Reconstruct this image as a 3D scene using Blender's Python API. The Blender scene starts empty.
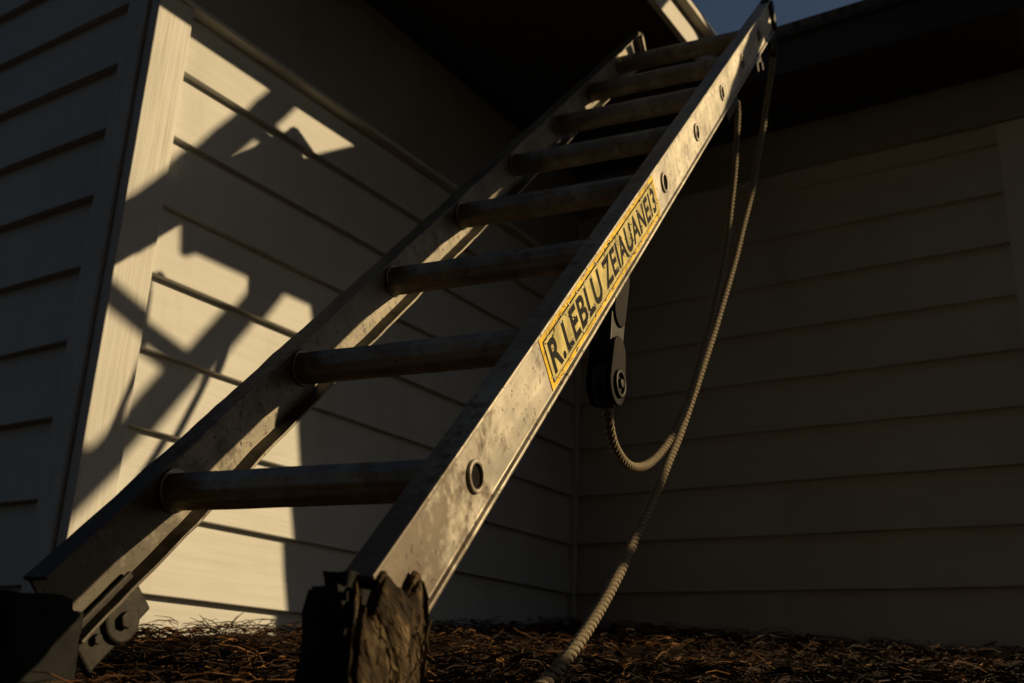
import bpy, bmesh, math, random
from mathutils import Vector, Matrix, noise
random.seed(7)
S=bpy.context.scene
COL=S.collection
S.view_settings.view_transform='Standard'; S.view_settings.look='None'; S.view_settings.exposure=0
# ------------------------------------------------------------ frame of the house
TH=0.5842
U=Vector((math.cos(TH),-math.sin(TH),0)); V=Vector((math.sin(TH),math.cos(TH),0)); Z=Vector((0,0,1))
P0=Vector((0.2533,3.957,0))
def H(u,v,z): return P0+U*u+V*v+Z*z
E=0.18; Z0=0.354; D1=2.105; LR=1.71
SUNM,SUNQ=0.85,0.585
sun_dir=(U+V*SUNM+Z*SUNQ).normalized()

# ------------------------------------------------------------ node helpers
def newmat(name,spec=None):
    m=bpy.data.materials.new(name); m.use_nodes=True
    nt=m.node_tree; b=nt.nodes['Principled BSDF']
    if spec is not None: b.inputs['Specular IOR Level'].default_value=spec
    return m,nt,b
def N(nt,t,**k):
    n=nt.nodes.new(t)
    for a,v in k.items(): setattr(n,a,v)
    return n
def noise_tex(nt,scale,detail=4,rough=.55,mapscale=None,coord='Object'):
    tc=N(nt,'ShaderNodeTexCoord'); out=tc.outputs[coord]
    if mapscale:
        mp=N(nt,'ShaderNodeMapping'); mp.inputs['Scale'].default_value=mapscale
        nt.links.new(out,mp.inputs[0]); out=mp.outputs[0]
    n=N(nt,'ShaderNodeTexNoise'); n.inputs['Scale'].default_value=scale; n.inputs['Detail'].default_value=min(detail,3); n.inputs['Roughness'].default_value=rough
    nt.links.new(out,n.inputs['Vector']); return n.outputs['Fac']
def ramp(nt,fac,stops):
    r=N(nt,'ShaderNodeValToRGB'); nt.links.new(fac,r.inputs[0])
    el=r.color_ramp.elements
    while len(el)<len(stops): el.new(0.5)
    for e,(p,c) in zip(el,stops):
        e.position=p; e.color=c if len(c)==4 else (*c,1)
    return r.outputs[0]
def mix(nt,fac,a,b,mode='MIX'):
    m=N(nt,'ShaderNodeMix',data_type='RGBA',blend_type=mode)
    for s,v in ((0,fac),(6,a),(7,b)):
        if hasattr(v,'is_linked'): nt.links.new(v,m.inputs[s])
        elif s==0: m.inputs[0].default_value=v
        else: m.inputs[s].default_value=v if len(v)==4 else (*v,1)
    return m.outputs[2]
def bump(nt,b,h,strength,dist):
    n=N(nt,'ShaderNodeBump'); n.inputs['Strength'].default_value=strength; n.inputs['Distance'].default_value=dist
    nt.links.new(h,n.inputs['Height']); nt.links.new(n.outputs[0],b.inputs['Normal'])
def add(nt,a,b,op='ADD'):
    m=N(nt,'ShaderNodeMath',operation=op)
    for i,v in enumerate((a,b)):
        if isinstance(v,(int,float)): m.inputs[i].default_value=v
        else: nt.links.new(v,m.inputs[i])
    return m.outputs[0]

def paint_mat(name,base,grain=(1,1,1),gs=.3,grime=.5):
    m,nt,b=newmat(name,.3)
    big=noise_tex(nt,2.2,3,.6)
    sm=noise_tex(nt,60,3,.6,mapscale=grain)
    c=ramp(nt,big,[(.3,tuple(x*(1-.28*grime) for x in base)),(.7,base)])
    c=mix(nt,ramp(nt,sm,[(.35,(.0,.0,.0)),(.75,(.35,.35,.35))]),c,(base[0]*.72,base[1]*.68,base[2]*.6))
    st=noise_tex(nt,9,3,.7,mapscale=(1,1,.12))
    c=mix(nt,ramp(nt,st,[(.52,(0,0,0)),(.8,(.45*grime,)*3)]),c,(base[0]*.45,base[1]*.42,base[2]*.36))
    nt.links.new(c,b.inputs['Base Color']); b.inputs['Roughness'].default_value=.62
    bump(nt,b,sm,gs,.004)
    return m
m_siding=paint_mat('siding_paint',(.56,.56,.53),(.06,.06,1),.35,.6)
m_trim=paint_mat('trim_paint',(.62,.61,.57),(1,1,.05),.8,.8)
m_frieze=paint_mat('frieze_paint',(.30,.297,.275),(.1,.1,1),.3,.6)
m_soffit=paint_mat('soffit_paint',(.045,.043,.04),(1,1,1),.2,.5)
m_fascia=paint_mat('fascia_paint',(.5,.48,.43),(.1,.1,1),.2,.4)
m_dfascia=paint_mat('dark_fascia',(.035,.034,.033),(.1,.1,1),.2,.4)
m,nt,b=newmat('roof_shingles'); m_roof=m
br=N(nt,'ShaderNodeTexBrick'); br.inputs['Color1'].default_value=(.05,.047,.042,1); br.inputs['Color2'].default_value=(.085,.08,.07,1); br.inputs['Mortar'].default_value=(.02,.02,.02,1); br.inputs['Scale'].default_value=3
tc=N(nt,'ShaderNodeTexCoord'); nt.links.new(tc.outputs['Object'],br.inputs['Vector']); nt.links.new(br.outputs[0],b.inputs['Base Color']); b.inputs['Roughness'].default_value=.9

# ------------------------------------------------------------ mesh helpers
def obj(name,verts,faces,mat,parent=None,smooth=False):
    me=bpy.data.meshes.new(name); me.from_pydata([tuple(v) for v in verts],[],faces); me.update()
    bm=bmesh.new(); bm.from_mesh(me); bmesh.ops.recalc_face_normals(bm,faces=bm.faces); bm.to_mesh(me); bm.free()
    o=bpy.data.objects.new(name,me); COL.objects.link(o)
    if mat: me.materials.append(mat)
    if parent: o.parent=parent
    if smooth:
        for p in me.polygons: p.use_smooth=True
    return o
def empty(name,mat=None):
    e=bpy.data.objects.new(name,None); COL.objects.link(e); e.empty_display_size=.1
    if mat: e.matrix_world=mat
    return e
def boxv(F,a,b):
    (x0,y0,z0),(x1,y1,z1)=a,b
    vs=[F(x,y,z) for x in(x0,x1) for y in(y0,y1) for z in(z0,z1)]
    fs=[(0,1,3,2),(4,6,7,5),(0,4,5,1),(2,3,7,6),(0,2,6,4),(1,5,7,3)]
    return vs,fs
def box(name,F,a,b,mat,parent=None,bev=0):
    vs,fs=boxv(F,a,b); o=obj(name,vs,fs,mat,parent)
    if bev:
        md=o.modifiers.new('b','BEVEL'); md.width=bev; md.segments=2
    return o

# ------------------------------------------------------------ HOUSE
house=empty('clapboard_house')
def siding(name,G,a0,a1,k0,k1,seed,zmax=None):
    rnd=random.Random(seed); vs=[];fs=[]
    for k in range(k0,k1):
        z=Z0+k*E
        s,e=a0,a1
        n=max(2,int((e-s)/.12)); base=len(vs)
        t0=.0235+rnd.uniform(-.0015,.002)
        for j in range(n+1):
            a=s+(e-s)*j/n
            w=noise.noise(Vector((a*2.1,k*3.7,seed)))*.003; wz=noise.noise(Vector((a*1.3,k*5.1,seed+9)))*.003
            ztop=z+E+.004
            if zmax: ztop=min(ztop,zmax)
            prof=[(0,z+wz),(t0+w-.001,z+wz),(t0+w,z+wz+.002),(t0+w-.0008,z+wz+.006),(.0115+w*.7,z+E*.5),(.0022,ztop),(0,ztop)]
            for o_,zz in prof: vs.append(G(a,o_,zz))
        for j in range(n):
            for q in range(6):
                A=base+j*7+q; fs.append((A,A+1,A+8,A+7))
        fs.append(tuple(base+q for q in range(7))); fs.append(tuple(base+n*7+q for q in range(6,-1,-1)))
    return obj(name,vs,fs,m_siding,house)
HB=-0.6
TOP=2.04
box('left_wing_core',H,(-4.5,-D1,HB),(-.0005,3.2,TOP+.02),m_siding,house)
box('right_wing_core',H,(-.001,.0005,HB),(LR,3.2,TOP+.02),m_siding,house)
siding('side_siding',lambda a,o,z:H(o,a,z),-D1+.078,-.03,-4,7,3,zmax=1.61)
siding('front_siding',lambda a,o,z:H(a,-D1-o,z),-4.4,-.083,-4,14,5)
siding('wing_siding',lambda a,o,z:H(a,-o,z),.036,LR-.1,-4,9,8,zmax=1.86)
siding('wing_end_siding',lambda a,o,z:H(LR+o,a,z),.095,3.1,-4,10,9)
box('corner_board_side',H,(-.004,-D1-.0225,HB),(.030,-D1+.08,1.612),m_trim,house,.003)
box('corner_board_front',H,(-.085,-D1-.030,HB),(-.0065,-D1+.002,3.0),m_trim,house,.003)
box('inner_corner_trim',H,(.0,-.034,HB),(.034,.0,1.85),m_trim,house,.003)
box('wing_corner_board',H,(LR-.1,-.030,HB),(LR+.02,.003,1.86),m_trim,house,.003)
box('wing_corner_board_end',H,(LR-.002,.0045,HB),(LR+.030,.09,1.86),m_trim,house,.003)
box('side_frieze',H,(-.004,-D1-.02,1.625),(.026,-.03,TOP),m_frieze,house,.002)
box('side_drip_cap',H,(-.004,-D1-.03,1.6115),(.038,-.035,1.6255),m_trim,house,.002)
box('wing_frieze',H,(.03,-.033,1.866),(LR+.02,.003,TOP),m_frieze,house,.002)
obj('front_gable',[H(-4.5,-D1+.001,TOP),H(-.001,-D1+.001,TOP),H(-2.2,-D1+.001,2.9)],[(0,1,2)],m_siding,house)
OL=.80; OR=.40; FT=.13; OE=.11
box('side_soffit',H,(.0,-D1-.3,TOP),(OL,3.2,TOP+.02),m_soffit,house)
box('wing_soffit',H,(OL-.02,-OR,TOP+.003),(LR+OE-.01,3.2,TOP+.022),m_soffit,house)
box('side_fascia',H,(OL,-D1-.3,TOP-.02),(OL+.02,-OR-.001,TOP+FT-.03),m_fascia,house,.002)
box('side_gutter_lip',H,(OL+.02,-D1-.3,TOP+FT-.055),(OL+.055,-OR-.03,TOP+FT-.03),m_fascia,house,.006)
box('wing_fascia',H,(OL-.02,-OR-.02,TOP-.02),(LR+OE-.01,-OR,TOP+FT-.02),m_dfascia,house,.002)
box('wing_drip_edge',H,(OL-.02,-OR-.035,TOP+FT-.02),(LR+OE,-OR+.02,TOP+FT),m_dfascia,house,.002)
def slab(name,quad,th,mat,par=None):
    top=[q+Z*th for q in quad]
    obj(name,quad+top,[(0,1,2,3),(7,6,5,4),(0,4,5,1),(1,5,6,2),(2,6,7,3),(3,7,4,0)],mat,par or house)
sl=math.tan(math.radians(22))
slab('side_roof',[H(OL+.04,-D1-.33,TOP+.1),H(OL+.04,3.3,TOP+.1),H(-2.2,3.3,TOP+.1+3.04*sl),H(-2.2,-D1-.33,TOP+.1+3.04*sl)],.03,m_roof)
slab('side_roof_far',[H(-5.2,-D1-.33,TOP+.1),H(-5.2,3.3,TOP+.1),H(-2.2,3.3,TOP+.1+3.04*sl),H(-2.2,-D1-.33,TOP+.1+3.04*sl)],.03,m_roof)
sr=math.tan(math.radians(24))
slab('wing_roof',[H(OL-.3,-OR-.03,TOP+FT+.002),H(LR+OE,-OR-.03,TOP+FT+.002),H(LR+OE,1.7,TOP+FT+2.13*sr),H(OL-2.6,1.7,TOP+FT+2.13*sr)],.03,m_roof)
slab('wing_roof_far',[H(OL-2.6,3.8,TOP+FT),H(LR+OE,3.8,TOP+FT),H(LR+OE,1.7,TOP+FT+2.13*sr),H(OL-2.6,1.7,TOP+FT+2.13*sr)],.03,m_roof)
obj('wing_gable',[H(LR,.0,TOP),H(LR,3.2,TOP),H(LR,3.2,TOP+FT),H(LR,1.7,TOP+FT+2.13*sr-.02),H(LR,-.0,TOP+FT+.15)],[(0,1,2,3,4)],m_siding,house)

# ------------------------------------------------------------ metal materials
def ycoord(nt):
    tc=N(nt,'ShaderNodeTexCoord'); sp=N(nt,'ShaderNodeSeparateXYZ'); nt.links.new(tc.outputs['Object'],sp.inputs[0]); return sp.outputs[1]
def alu(name,base,dirt,metal=.55,rough=.42,foot=None,speck=.62):
    m,nt,b=newmat(name,.35)
    n1=noise_tex(nt,9,3,.7); n2=noise_tex(nt,95,3,.7); n3=noise_tex(nt,34,3,.6,mapscale=(1,.07,1)); n4=noise_tex(nt,22,3,.8)
    c=ramp(nt,n1,[(.34,tuple(x*.5 for x in base)),(.66,base)])
    c=mix(nt,ramp(nt,n3,[(.40,(0,0,0)),(.72,(.7,.7,.7))]),c,tuple(x*.42 for x in base))
    f4=n4
    if foot:
        y=ycoord(nt)
        mr=N(nt,'ShaderNodeMapRange'); nt.links.new(y,mr.inputs[0]); mr.inputs[1].default_value=-.21; mr.inputs[2].default_value=foot[0]; mr.inputs[3].default_value=foot[1]; mr.inputs[4].default_value=0
        f4=add(nt,n4,mr.outputs[0])
    dm=ramp(nt,f4,[(.55,(0,0,0)),(.73,(.85,.85,.85))])
    c=mix(nt,dm,c,dirt)
    sp=ramp(nt,n2,[(speck,(0,0,0)),(speck+.06,(.85,.85,.85))])
    c=mix(nt,sp,c,tuple(x*.45 for x in dirt))
    nt.links.new(c,b.inputs['Base Color'])
    mt=N(nt,'ShaderNodeMath',operation='MULTIPLY_ADD'); nt.links.new(dm,mt.inputs[0]); mt.inputs[1].default_value=-metal*.9; mt.inputs[2].default_value=metal
    nt.links.new(mt.outputs[0],b.inputs['Metallic'])
    rg=N(nt,'ShaderNodeMath',operation='MULTIPLY_ADD'); nt.links.new(n1,rg.inputs[0]); rg.inputs[1].default_value=.4; rg.inputs[2].default_value=rough-.12
    nt.links.new(rg.outputs[0],b.inputs['Roughness'])
    bump(nt,b,add(nt,n2,n3),.35,.0012)
    return m
m_rail=alu('weathered_aluminium',(.50,.46,.375),(.12,.09,.058),.4,.45,(.09,.36),.60)
m_rail_shaded=alu('shaded_grimy_aluminium',(.26,.232,.18),(.055,.042,.028),.45,.45,(.16,.42),.60)  # darker base colour stands in for shade from the right rail and rungs
m_rung=alu('rung_aluminium',(.50,.455,.37),(.16,.125,.08),.4,.40,None,.63)
def plain(name,c,r=.6,me=0,ns=40,bs=.3,ms=None,spec=None):
    m,nt,b=newmat(name,spec); n=noise_tex(nt,ns,3,.65,mapscale=ms)
    nt.links.new(ramp(nt,n,[(.3,tuple(x*.45 for x in c)),(.7,tuple(min(1,x*1.25) for x in c))]),b.inputs['Base Color'])
    b.inputs['Roughness'].default_value=r; b.inputs['Metallic'].default_value=me; bump(nt,b,n,bs,.002); return m
m_rubber=plain('black_rubber',(.010,.009,.008),.8,spec=.15)
m_steel=plain('dark_steel',(.026,.022,.017),.55,.3,spec=.25)
m_hole=plain('hole_dark',(.006,.005,.005),.9,spec=.1)
m_yellow=plain('label_yellow',(.80,.52,.010),.55,0,28,.1,spec=.2)
m_label=plain('label_field',(.56,.46,.15),.6,0,25,.1,spec=.2)
m_ink=plain('label_ink',(.010,.009,.008),.7,0,80,.1,spec=.08)
m_rope=plain('rope_fibre',(.25,.208,.143),.9,0,400,.6,spec=.1)
m,nt,b=newmat('muddy_rubber',.1); m_boot=m
n=noise_tex(nt,26,3,.75,mapscale=(1,1,.35)); n2=noise_tex(nt,120,3,.7,mapscale=(1,1,.2))
c=ramp(nt,n,[(.38,(.010,.008,.006)),(.50,(.055,.038,.021)),(.64,(.19,.138,.08))]); c=mix(nt,ramp(nt,n2,[(.4,(0,0,0)),(.7,(.8,.8,.8))]),c,(.03,.021,.012))
nt.links.new(c,b.inputs['Base Color']); b.inputs['Roughness'].default_value=.95; bump(nt,b,add(nt,n,n2),.9,.006)

def cyl(name,F,axis,c,r,h0,h1,mat,parent,seg=28,r_in=0,bev=0,ell=1.0):
    vs=[];fs=[]
    o=[i for i in range(3) if i!=axis]
    rings=[(r,h0),(r,h1)] if not r_in else [(r,h0),(r,h1),(r_in,h1),(r_in,h0)]
    for rr,h in rings:
        for i in range(seg):
            a=2*math.pi*i/seg; p=[0,0,0]; p[axis]=h; p[o[0]]=c[0]+rr*math.cos(a); p[o[1]]=c[1]+rr*ell*math.sin(a)
            vs.append(F(*p))
    R=len(rings)
    for k in range(R if r_in else R-1):
        k2=(k+1)%R
        for i in range(seg):
            j=(i+1)%seg; fs.append((k*seg+i,k*seg+j,k2*seg+j,k2*seg+i))
    if not r_in:
        fs.append(tuple(range(seg))); fs.append(tuple(range(2*seg-1,seg-1,-1)))
    ob=obj(name,vs,fs,mat,parent)
    if bev:
        md=ob.modifiers.new('b','BEVEL'); md.width=bev; md.segments=2; md.limit_method='ANGLE'
    for p in ob.data.polygons: p.use_smooth=len(p.vertices)==4
    return ob
RS=.305
ID=lambda x,y,z:Vector((x,y,z))
def rail(name,x,sgn,y0,y1,parent,FD=.043,mat=None):
    t=.002; prof=[(-.026,-FD),(.007,-FD),(.007,-FD+.0045),(t,-FD+.006),(t,FD-.006),(.007,FD-.0045),(.007,FD),(-.026,FD),(-.026,FD-.004),(-t,FD-.006),(-t,-FD+.006),(-.026,-FD+.004)]
    n=int((y1-y0)/.02); vs=[];fs=[];L=len(prof)
    for i in range(n+1):
        y=y0+(y1-y0)*i/n
        for j,(a,zc) in enumerate(prof):
            d=noise.noise(Vector((x*9+3,y*14,zc*30)))*.0014+noise.noise(Vector((x+7,y*50,zc*60)))*.0008
            vs.append((x+sgn*(a+d),y,zc+d))
    for i in range(n):
        for j in range(L):
            k=(j+1)%L; fs.append((i*L+j,i*L+k,(i+1)*L+k,(i+1)*L+j))
    fs.append(tuple(range(L))); fs.append(tuple(range((n+1)*L-1,n*L-1,-1)))
    o=obj(name,vs,fs,mat or m_rail,parent)
    md=o.modifiers.new('b','BEVEL'); md.width=.0012; md.segments=2; md.limit_method='ANGLE'; md.angle_limit=math.radians(40)
    return o
def make_ladder(name,org,l,r,W,kb,kt,rungs,RS=RS,covered=(),ktl=None,FD=.043,rr0=.0238):
    n=r.cross(l)
    M=Matrix(((r.x,l.x,n.x,org.x),(r.y,l.y,n.y,org.y),(r.z,l.z,n.z,org.z),(0,0,0,1)))
    P=empty(name,M)
    rail('right_rail',0,1,kb*RS,kt*RS,P,FD); rail('left_rail',-W,-1,kb*RS,(ktl or kt)*RS,P,FD,m_rail_shaded)
    for i in rungs:
        y=i*RS
        seg=48; vs=[];fs=[]; nx=30
        for q in range(nx+1):
            x=-W+.0015+(W-.003)*q/nx
            for s in range(seg):
                a=2*math.pi*s/seg
                rr=rr0+(.0006 if s%4<2 else -.0004)
                if math.sin(a)>.6: rr=min(rr,rr0*.84/max(.6,math.sin(a)))
                d=noise.noise(Vector((x*12,math.cos(a)*2+i*3,math.sin(a)*2)))*.0009
                vs.append((x,y+(rr+d)*math.cos(a-.6),(rr+d)*math.sin(a-.6)))
        for q in range(nx):
            for s in range(seg):
                t=(s+1)%seg; fs.append((q*seg+s,q*seg+t,(q+1)*seg+t,(q+1)*seg+s))
        o=obj('rung_%d'%(i+1) if i>=0 else 'rung',vs,fs,m_rung,P)
        for p in o.data.polygons: p.use_smooth=True
        for x,sg in((0,1),(-W,-1)):
            cyl('rung_collar',ID,0,(y,0),rr0+.003,x-sg*.0025,x-sg*.0065,m_rung,P,32,.015,.0018)
            if sg==1 and i in covered: continue
            cyl('rung_swage',ID,0,(y,0),.0180,x+sg*.0015,x+sg*.0060,m_rail,P,32,.0130,.0015)
            cyl('rung_bore',ID,0,(y,0),.0129,x+sg*.0005,x+sg*.0024,m_hole,P,24)
    return P,n
l=Vector((.313,.634,.707)).normalized(); r=Vector((.900,-.436,-.007)); r=(r-l*r.dot(l)).normalized()
W=.40
ORG=Vector((-.0346,1.0585,.209))
lad,n=make_ladder('extension_ladder',ORG,l,r,W,-.70,7.88,range(0,8),covered=(1,2),ktl=7.72)
# label
y0,y1=.78*RS,2.80*RS
box('label_border',ID,(.0022,y0,-.035),(.0030,y1,.035),m_yellow,lad)
box('label_edge',ID,(.0031,y0+.008,-.0282),(.0034,y1-.008,.0282),m_ink,lad)
box('label_field',ID,(.0035,y0+.0102,-.0262),(.0038,y1-.0102,.0262),m_label,lad)
def label_text(body,ya,yb,h,zc=0,x=.0040):
    c=bpy.data.curves.new('label_text','FONT'); c.body=body; c.size=1; c.offset=.030; c.extrude=0; c.space_character=1.10
    o=bpy.data.objects.new('tmp',c); COL.objects.link(o); bpy.context.view_layer.update()
    me=bpy.data.meshes.new_from_object(o.evaluated_get(bpy.context.evaluated_depsgraph_get())); bpy.data.objects.remove(o)
    xs=[v.co.x for v in me.vertices]; ys=[v.co.y for v in me.vertices]
    a,b2,c2,d2=min(xs),max(xs),min(ys),max(ys)
    for v in me.vertices:
        px=(v.co.x-a)/(b2-a); py=(v.co.y-c2)/(d2-c2)
        v.co=Vector((x,ya+(yb-ya)*px,zc-h/2+h*py))
    o=bpy.data.objects.new('label_text',me); COL.objects.link(o); o.parent=lad; me.materials.append(m_ink)
label_text('R.LEBLU',y0+.018,y0+.25,.044)
label_text('ZEIAUANEI3',y0+.268,y1-.018,.042)
rs=random.Random(4)
for nm,mt,cnt,xx in (('label_wear',m_rail,120,.0043),('label_grime',m_ink,110,.0046)):
    vs=[];fs=[]
    for i in range(cnt):
        y=rs.uniform(y0,y1); zc=rs.choice((-1,1))*.034*rs.random()**.5; a=rs.gauss(0,.5); L=rs.uniform(.0008,.008); w=rs.uniform(.0004,.0018); b0=len(vs)
        for q in range(6):
            t=2*math.pi*q/6; dx=math.cos(t)*L*rs.uniform(.6,1); dy=math.sin(t)*w*rs.uniform(.5,1)
            vs.append((xx,y+dx*math.cos(a)-dy*math.sin(a),zc+dx*math.sin(a)+dy*math.cos(a)))
        fs.append(tuple(range(b0,b0+6)))
    obj(nm,vs,fs,mt,lad)
# feet -------------------------------------------------------------
def lump(name,a,b,mat,parent,amp,seed,cuts=14,F=None,streak=1,fr=22,taper=0,bev=.008,ragged=0):
    bm=bmesh.new(); bmesh.ops.create_cube(bm,size=1)
    for v in bm.verts: v.co=Vector([(a[i]+b[i])/2+v.co[i]*(b[i]-a[i]) for i in range(3)])
    bmesh.ops.bevel(bm,geom=list(bm.edges),offset=bev,segments=2,affect='EDGES')
    bmesh.ops.subdivide_edges(bm,edges=list(bm.edges),cuts=cuts,use_grid_fill=True)
    bm.normal_update()
    for v in bm.verts:
        q=Vector((v.co.x,v.co.y,v.co.z*streak))
        d=noise.fractal(q*fr+Vector((seed,0,0)),.6,2.1,4)*amp
        v.co+=v.normal*d
        t=(b[2]-v.co.z)/(b[2]-a[2])
        if ragged and t<.5:
            v.co.z+=ragged*(noise.noise(Vector((v.co.y*38,seed,2)))-.4)*(1-2*t)
        if taper:
            cx=(a[0]+b[0])/2; cy=(a[1]+b[1])/2
            v.co.x=cx+(v.co.x-cx)*(1+taper*t); v.co.y=cy+(v.co.y-cy)*(1+taper*t)
    if F:
        for v in bm.verts: v.co=F(*v.co)
    bmesh.ops.recalc_face_normals(bm,faces=bm.faces)
    me=bpy.data.meshes.new(name); bm.to_mesh(me); bm.free(); me.materials.append(mat)
    for p in me.polygons: p.use_smooth=True
    o=bpy.data.objects.new(name,me); COL.objects.link(o); o.parent=parent; return o
MI=lad.matrix_world.inverted()
rh=Vector((r.x,r.y,0)).normalized(); lh=Vector((l.x,l.y,0)).normalized()
def shoeF(k,off):
    c=ORG+l*(k*RS)+r*off
    return lambda x,y,z: MI@(c+rh*x+lh*y+Z*z)
FR=shoeF(-.70,.004)
lump('right_shoe',(-.050,-.062,-.175),(.004,.052,.034),m_rubber,lad,.004,1,8,FR,taper=.10,bev=.014)
lump('right_shoe_mud',(-.002,-.056,-.175),(.011,.060,.046),m_boot,lad,.0055,5,22,FR,.3,34,taper=.12,bev=.005,ragged=.05)
lump('right_shoe_strap',(-.030,-.070,-.02),(.010,-.056,.015),m_rubber,lad,.002,9,5,FR)
# a few straw fibres stuck in the mud on the shoe
rs=random.Random(21)
for nm,mt,cnt in (('shoe_fibres_light',plain('dry_fibre',(.20,.145,.085),.9,spec=.1),42),('shoe_fibres_dark',plain('dark_fibre',(.035,.022,.012),.9,spec=.1),50)):
    vs=[];fs=[]
    for i in range(cnt):
        y=rs.uniform(-.052,.056); z=rs.uniform(-.15,.008); L=rs.uniform(.015,.06); x=.010+rs.uniform(0,.005); w=rs.uniform(.0004,.0010); b0=len(vs); ph=rs.uniform(0,6); am=rs.uniform(.001,.007); sl_=rs.gauss(0,.35)
        for j in range(7):
            t=j/6; py=y+am*math.sin(ph+t*5)+sl_*L*t; pz=z-L*t; px=x+.003*math.sin(ph*1.7+t*4)
            for (ax,ay) in ((w,0),(-w*.5,w),(-w*.5,-w)): vs.append(FR(px+ax,py+ay,pz))
        for j in range(6):
            for q in range(3):
                k=(q+1)%3; fs.append((b0+j*3+q,b0+j*3+k,b0+(j+1)*3+k,b0+(j+1)*3+q))
    obj(nm,vs,fs,mt,lad)
FL=shoeF(-.80,-W)
lump('left_shoe',(-.03,-.060,-.16),(.028,.055,.036),m_rubber,lad,.004,2,6,FL,taper=.12,bev=.014)
box('shoe_plate',ID,(-W+.006,-.70*RS,-.084),(-W+.012,-.36*RS,-.03),m_steel,lad,.004)
cyl('shoe_disc',ID,0,(-.50*RS,-.064),.025,-W+.012,-W+.018,m_steel,lad,32,0,.003)
cyl('shoe_bolt',ID,0,(-.50*RS,-.064),.010,-W+.018,-W+.025,m_steel,lad,6,0,.002)
cyl('shoe_bolt_small',ID,0,(-.62*RS,-.058),.006,-W+.012,-W+.018,m_steel,lad,6,0,.001)
# top ends
lump('right_end_cap',(-.028,7.78*RS,-.050),(.012,7.95*RS,.049),m_steel,lad,.0015,3,4)
lump('left_end_cap',(-W-.010,7.66*RS,-.046),(-W+.028,7.76*RS,.046),m_rail_shaded,lad,.001,4,4)
box('top_bracket',ID,(-.004,7.5*RS,-.085),(.006,7.85*RS,-.035),m_steel,lad,.004)
cyl('top_sheave',ID,0,(7.72*RS,-.085),.026,-.008,.010,m_steel,lad,28,.006,.003)
box('rope_clamp',ID,(-.012,6.60*RS,-.075),(.006,6.85*RS,-.043),m_steel,lad,.004)
cyl('rope_clamp_bolt',ID,0,(6.7*RS,-.066),.012,.006,.014,m_steel,lad,16,.004,.001)
box('rung_lock',ID,(-.03,5.2*RS,-.085),(-.006,5.7*RS,-.043),m_steel,lad,.006)
def stadium(name,x0,x1,c0,c1,ra,rb,mat,parent):
    (ya,za),(yb,zb)=c0,c1; d=Vector((yb-ya,zb-za)).normalized(); p=Vector((-d.y,d.x)); pts=[]
    for i in range(17):
        a=-math.pi/2+math.pi*i/16; pts.append(Vector((yb,zb))+d*rb*math.cos(a)+p*rb*math.sin(a))
    for i in range(17):
        a=math.pi/2+math.pi*i/16; pts.append(Vector((ya,za))+d*ra*math.cos(a)+p*ra*math.sin(a))
    m_=len(pts); vs=[(x0,q.x,q.y) for q in pts]+[(x1,q.x,q.y) for q in pts]
    fs=[tuple(range(m_)),tuple(range(2*m_-1,m_-1,-1))]+[(i,(i+1)%m_,m_+(i+1)%m_,m_+i) for i in range(m_)]
    o=obj(name,vs,fs,mat,parent); md=o.modifiers.new('b','BEVEL'); md.width=.002; md.segments=2; md.limit_method='ANGLE'; return o
pc=(.462,-.150); pt=(.585,-.06)
stadium('pulley_cheek_outer',-.004,.001,pc,(.50,-.120),.032,.026,m_rubber,lad)
stadium('pulley_cheek_inner',-.038,-.032,pc,(.50,-.120),.032,.026,m_rubber,lad)
stadium('pulley_arm',-.028,-.006,(.51,-.115),pt,.026,.030,m_steel,lad)
stadium('pulley_hanger',-.034,-.002,(.555,-.078),(.61,-.045),.024,.024,m_rubber,lad)
cyl('pulley_sheave',ID,0,pc,.035,-.028,-.008,m_steel,lad,36,.008,.004)
cyl('pulley_ring',ID,0,pc,.021,.001,.006,m_steel,lad,32,.015,.002)
cyl('pulley_hub',ID,0,pc,.007,.001,.008,m_steel,lad,20,0,.002)

# ------------------------------------------------------------ ROPE
def catmull(P,step):
    out=[];P=[P[0]*2-P[1]]+P+[P[-1]*2-P[-2]]
    for i in range(1,len(P)-2):
        a,b,c,d=P[i-1:i+3]; n_=max(2,int((c-b).length/step))
        for j in range(n_):
            t=j/n_
            out.append(.5*((2*b)+(c-a)*t+(2*a-5*b+4*c-d)*t*t+(3*b-a-3*c+d)*t**3))
    out.append(P[-2]); return out
rope=empty('hoist_rope')
def twisted(name,pts,R=.0088,pitch=.042):
    C=catmull([Vector(p) for p in pts],.004); sr_=R*.50; so=R*.56; seg=8; vs=[];fs=[]
    T=[(C[min(i+1,len(C)-1)]-C[max(i-1,0)]).normalized() for i in range(len(C))]
    a=T[0].orthogonal().normalized(); fr=[]
    for t in T:
        a=(a-t*a.dot(t)).normalized(); fr.append((a.copy(),t.cross(a)))
    for s in range(3):
        dist=0; base=len(vs)
        for i,c in enumerate(C):
            if i: dist+=(c-C[i-1]).length
            ph=2*math.pi*(dist/pitch+s/3); A,B=fr[i]
            e=A*math.cos(ph)+B*math.sin(ph); f2=B*math.cos(ph)-A*math.sin(ph)
            ctr=c+e*so+A*noise.noise(Vector((dist*6,0,0)))*.003
            ax=(T[i]+f2*.75).normalized(); g=ax.cross(e).normalized()
            for q in range(seg):
                w=2*math.pi*q/seg; vs.append(ctr+e*sr_*math.cos(w)+g*sr_*math.sin(w))
        for i in range(len(C)-1):
            for q in range(seg):
                k=(q+1)%seg; fs.append((base+i*seg+q,base+i*seg+k,base+(i+1)*seg+k,base+(i+1)*seg+q))
    return obj(name,vs,fs,m_rope,rope,True)
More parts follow.
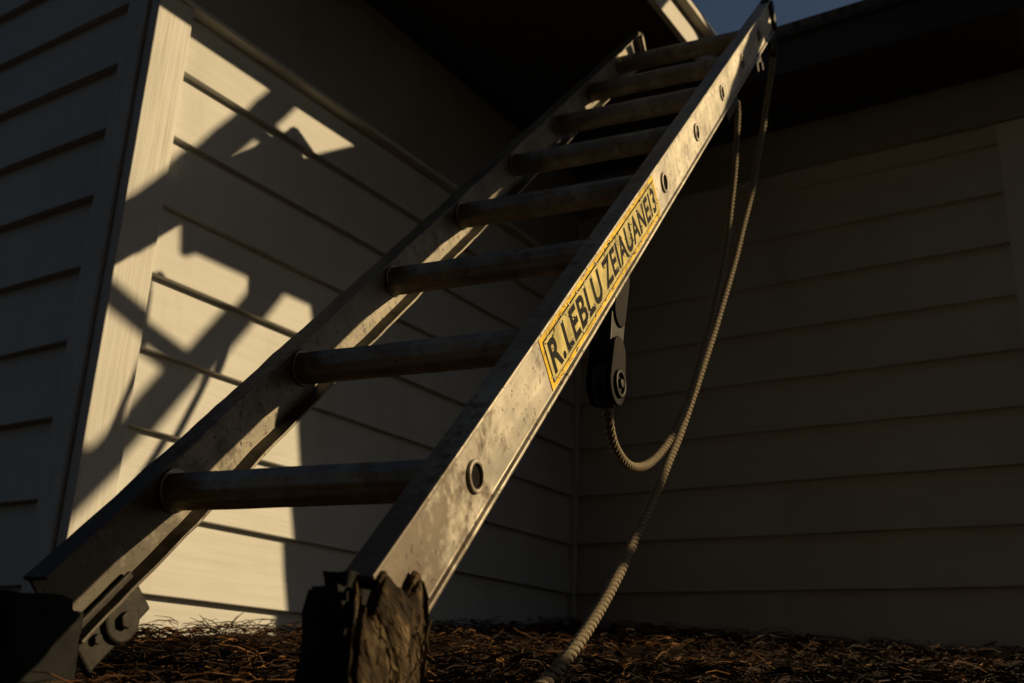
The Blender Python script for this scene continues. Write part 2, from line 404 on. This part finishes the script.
twisted('long_line',[(.730,2.62,1.86),(.752,2.70,1.842),(.700,2.68,1.551),(.632,2.6,1.285),(.535,2.45,.985),(.447,2.3,.748),(.348,2.1,.507),(.253,1.88,.313),(.167,1.65,.156),(.103,1.48,.065),(.059,1.38,.013),(.02,1.30,-.006),(-.06,1.24,-.012)],.0094,.044)
twisted('short_line',[(.570,2.44,1.53),(.582,2.45,1.501),(.556,2.42,1.280),(.510,2.35,1.023),(.428,2.2,.750),(.342,2.0,.534),(.267,1.85,.412),(.2095,1.72,.367),(.1686,1.62,.379),(.150,1.55,.425),(.150,1.53,.46)],.0080,.038)

# ------------------------------------------------------------ second ladder, added out of view to cast shadow bands on the side wall
l2=(U*-.68+V*.27+Z*.68).normalized(); r2=(U*.37+V*.93); r2=(r2-l2*r2.dot(l2)).normalized()
A0=H(1.85,-.22,2.50)
lad2,_=make_ladder('shadow_ladder',A0+r2*.62,l2,r2,.62,-13.6,1.4,range(-13,2),RS=.275,FD=.040,rr0=.026)

# ------------------------------------------------------------ GROUND
def gz(x,y):
    t=min(1,max(0,(y-.2)/3.6)); b=-.125+.345*t
    near=math.exp(-((x)**2+(y-2)**2)/30)
    return b+ (noise.noise(Vector((x*1.7,y*1.7,3)))*.02+noise.noise(Vector((x*7,y*7,1)))*.009)*max(.2,near)
def axis(lo,hi,step,far):
    a=[];v=lo
    while v<hi: a.append(v); v+=step
    s=step;x=hi
    while x<far: a.append(x); s*=1.35; x+=s
    a.append(far); s=step;x=lo-step
    b=[]
    while x>-far: b.append(x); s*=1.35; x-=s
    b.append(-far); return sorted(b+a)
xs=axis(-2.5,3,.045,400); ys=axis(-.6,4.5,.045,400)
vs=[(x,y,gz(x,y)) for y in ys for x in xs]; nx=len(xs)
fs=[(j*nx+i,j*nx+i+1,(j+1)*nx+i+1,(j+1)*nx+i) for j in range(len(ys)-1) for i in range(nx-1)]
m,nt,b=newmat('mulch_soil',.1); n1=noise_tex(nt,35,3,.7)
c=ramp(nt,n1,[(.3,(.007,.0045,.003)),(.55,(.024,.014,.008)),(.75,(.058,.033,.015))]); nt.links.new(c,b.inputs['Base Color']); b.inputs['Roughness'].default_value=.95; bump(nt,b,n1,.8,.02)
ground=obj('ground',vs,fs,m,None,True)
m,nt,b=newmat('pine_straw',.12)
at=N(nt,'ShaderNodeAttribute'); at.attribute_name='tone'
nt.links.new(ramp(nt,at.outputs['Fac'],[(0,(.009,.005,.003)),(.5,(.036,.017,.007)),(1,(.20,.094,.030))]),b.inputs['Base Color']); b.inputs['Roughness'].default_value=.75
vs=[];fs=[];tone=[]
rnd=random.Random(11)
for i in range(26000):
    y=.75+3.3*rnd.random()**1.25; x=rnd.uniform(-.75,.72)*y*1.05+.05
    rel=Vector((x,y,0))-P0; uu=rel.dot(U); vv=rel.dot(V)
    if vv>-.01 and uu<LR and uu>-.0: continue
    if uu<.01 and vv>-D1-.01: continue
    z=gz(x,y)+rnd.random()**2*.03+.002
    a=rnd.uniform(0,2*math.pi); L=rnd.uniform(.03,.10); w=rnd.uniform(.0006,.0013); pit=rnd.gauss(0,.24); cv=rnd.gauss(0,.018)
    if rnd.random()<.04: w=rnd.uniform(.002,.005); L=rnd.uniform(.02,.05)
    d=Vector((math.cos(a)*math.cos(pit),math.sin(a)*math.cos(pit),math.sin(pit))); s=Vector((-math.sin(a),math.cos(a),0)); up=d.cross(s)
    c=Vector((x,y,z)); b0=len(vs); t=rnd.random()**2.1
    for j,q in enumerate((-.5,-.17,.17,.5)):
        p=c+d*L*q+s*cv*(1-4*q*q)+Vector((0,0,.008))*(1-4*q*q); ww=w*(1 if j not in(0,3) else .5)
        for e in (s*ww,-s*ww*.5+up*ww,-s*ww*.5-up*ww): vs.append(p+e); tone.append(t)
    for j in range(3):
        for q in range(3):
            k=(q+1)%3; fs.append((b0+j*3+q,b0+j*3+k,b0+(j+1)*3+k,b0+(j+1)*3+q))
me=bpy.data.meshes.new('pine_straw_mulch'); me.from_pydata([tuple(v) for v in vs],[],fs); me.update()
at=me.attributes.new('tone','FLOAT','POINT'); at.data.foreach_set('value',tone); me.materials.append(m)
COL.objects.link(bpy.data.objects.new('pine_straw_mulch',me))

# ------------------------------------------------------------ unseen house added behind the camera to block low sky
nb=empty('sky_block_house')
m_nb=plain('dark_blocker_wall',(.022,.025,.029),.8,0,8,.3,(.2,.2,1)); m_glass=plain('window_glass',(.02,.022,.025),.1)  # blocker wall made near-black so it bounces little fill light
m_white=plain('window_frame',(.35,.33,.30),.6)
YN=-1.8
box('wall',ID,(-8,YN-6,-.5),(6,YN,5.2),m_nb,nb)
vs=[];fs=[]
for k in range(28):
    z=-.3+k*.195; b0=len(vs); vs+=[(-8,YN+.001,z),(6,YN+.001,z),(6,YN+.022,z),(-8,YN+.022,z),(6,YN+.004,z+.195),(-8,YN+.004,z+.195)]
    fs+=[(b0,b0+1,b0+2,b0+3),(b0+3,b0+2,b0+4,b0+5)]
obj('wall_boards',vs,fs,m_nb,nb)
for x in (-5.5,-1,3.6):
    box('window_pane',ID,(x-.5,YN+.02,1),(x+.5,YN+.035,2.3),m_glass,nb)
    for a,b_ in (((x-.58,YN+.02,.92),(x-.5,YN+.06,2.38)),((x+.5,YN+.02,.92),(x+.58,YN+.06,2.38)),((x-.499,YN+.02,.92),(x+.499,YN+.06,1)),((x-.499,YN+.02,2.3),(x+.499,YN+.06,2.38)),((x-.499,YN+.036,1.63),(x+.499,YN+.055,1.67))):
        box('window_frame',ID,a,b_,m_white,nb,.004)
slab('roof_near',[ID(-8.4,YN+.45,5.1),ID(6.4,YN+.45,5.1),ID(6.4,YN-3,7.0),ID(-8.4,YN-3,7.0)],.08,m_roof,nb)
slab('roof_far',[ID(-8.4,YN-6.45,5.1),ID(6.4,YN-6.45,5.1),ID(6.4,YN-3,7.0),ID(-8.4,YN-3,7.0)],.08,m_roof,nb)

# ------------------------------------------------------------ LIGHT
sd=bpy.data.lights.new('sun','SUN'); sd.energy=5; sd.angle=math.radians(.5); sd.color=(1,.75,.42)
so=bpy.data.objects.new('sun',sd); COL.objects.link(so); so.rotation_euler=sun_dir.to_track_quat('Z','Y').to_euler()
w=bpy.data.worlds.new('World'); S.world=w; w.use_nodes=True; nt=w.node_tree
bg=nt.nodes['Background']; sk=nt.nodes.new('ShaderNodeTexSky'); sk.sky_type='NISHITA'; sk.sun_disc=False
sk.sun_elevation=math.asin(sun_dir.z); sk.sun_rotation=math.atan2(sun_dir.x,sun_dir.y); sk.air_density=1.0; sk.dust_density=.8; sk.ozone_density=1.0
nt.links.new(sk.outputs[0],bg.inputs[0]); bg.inputs[1].default_value=.028
# ------------------------------------------------------------ CAMERA
t,ro=.3250,.0407
Fv=Vector((0,math.cos(t),math.sin(t))); Uv=Vector((0,-math.sin(t),math.cos(t))); Rv=Vector((1,0,0))
R2=Rv*math.cos(ro)+Uv*math.sin(ro); U2=Uv*math.cos(ro)-Rv*math.sin(ro)
cd=bpy.data.cameras.new('camera'); cam=bpy.data.objects.new('camera',cd); COL.objects.link(cam)
cam.matrix_world=Matrix(((R2.x,U2.x,-Fv.x,0),(R2.y,U2.y,-Fv.y,0),(R2.z,U2.z,-Fv.z,0),(0,0,0,1)))
cd.sensor_width=36; cd.lens=1043.5/1024*36; cd.clip_start=.02; cd.clip_end=2000
cd.dof.use_dof=True; cd.dof.focus_distance=1.45; cd.dof.aperture_fstop=6.5
S.camera=cam
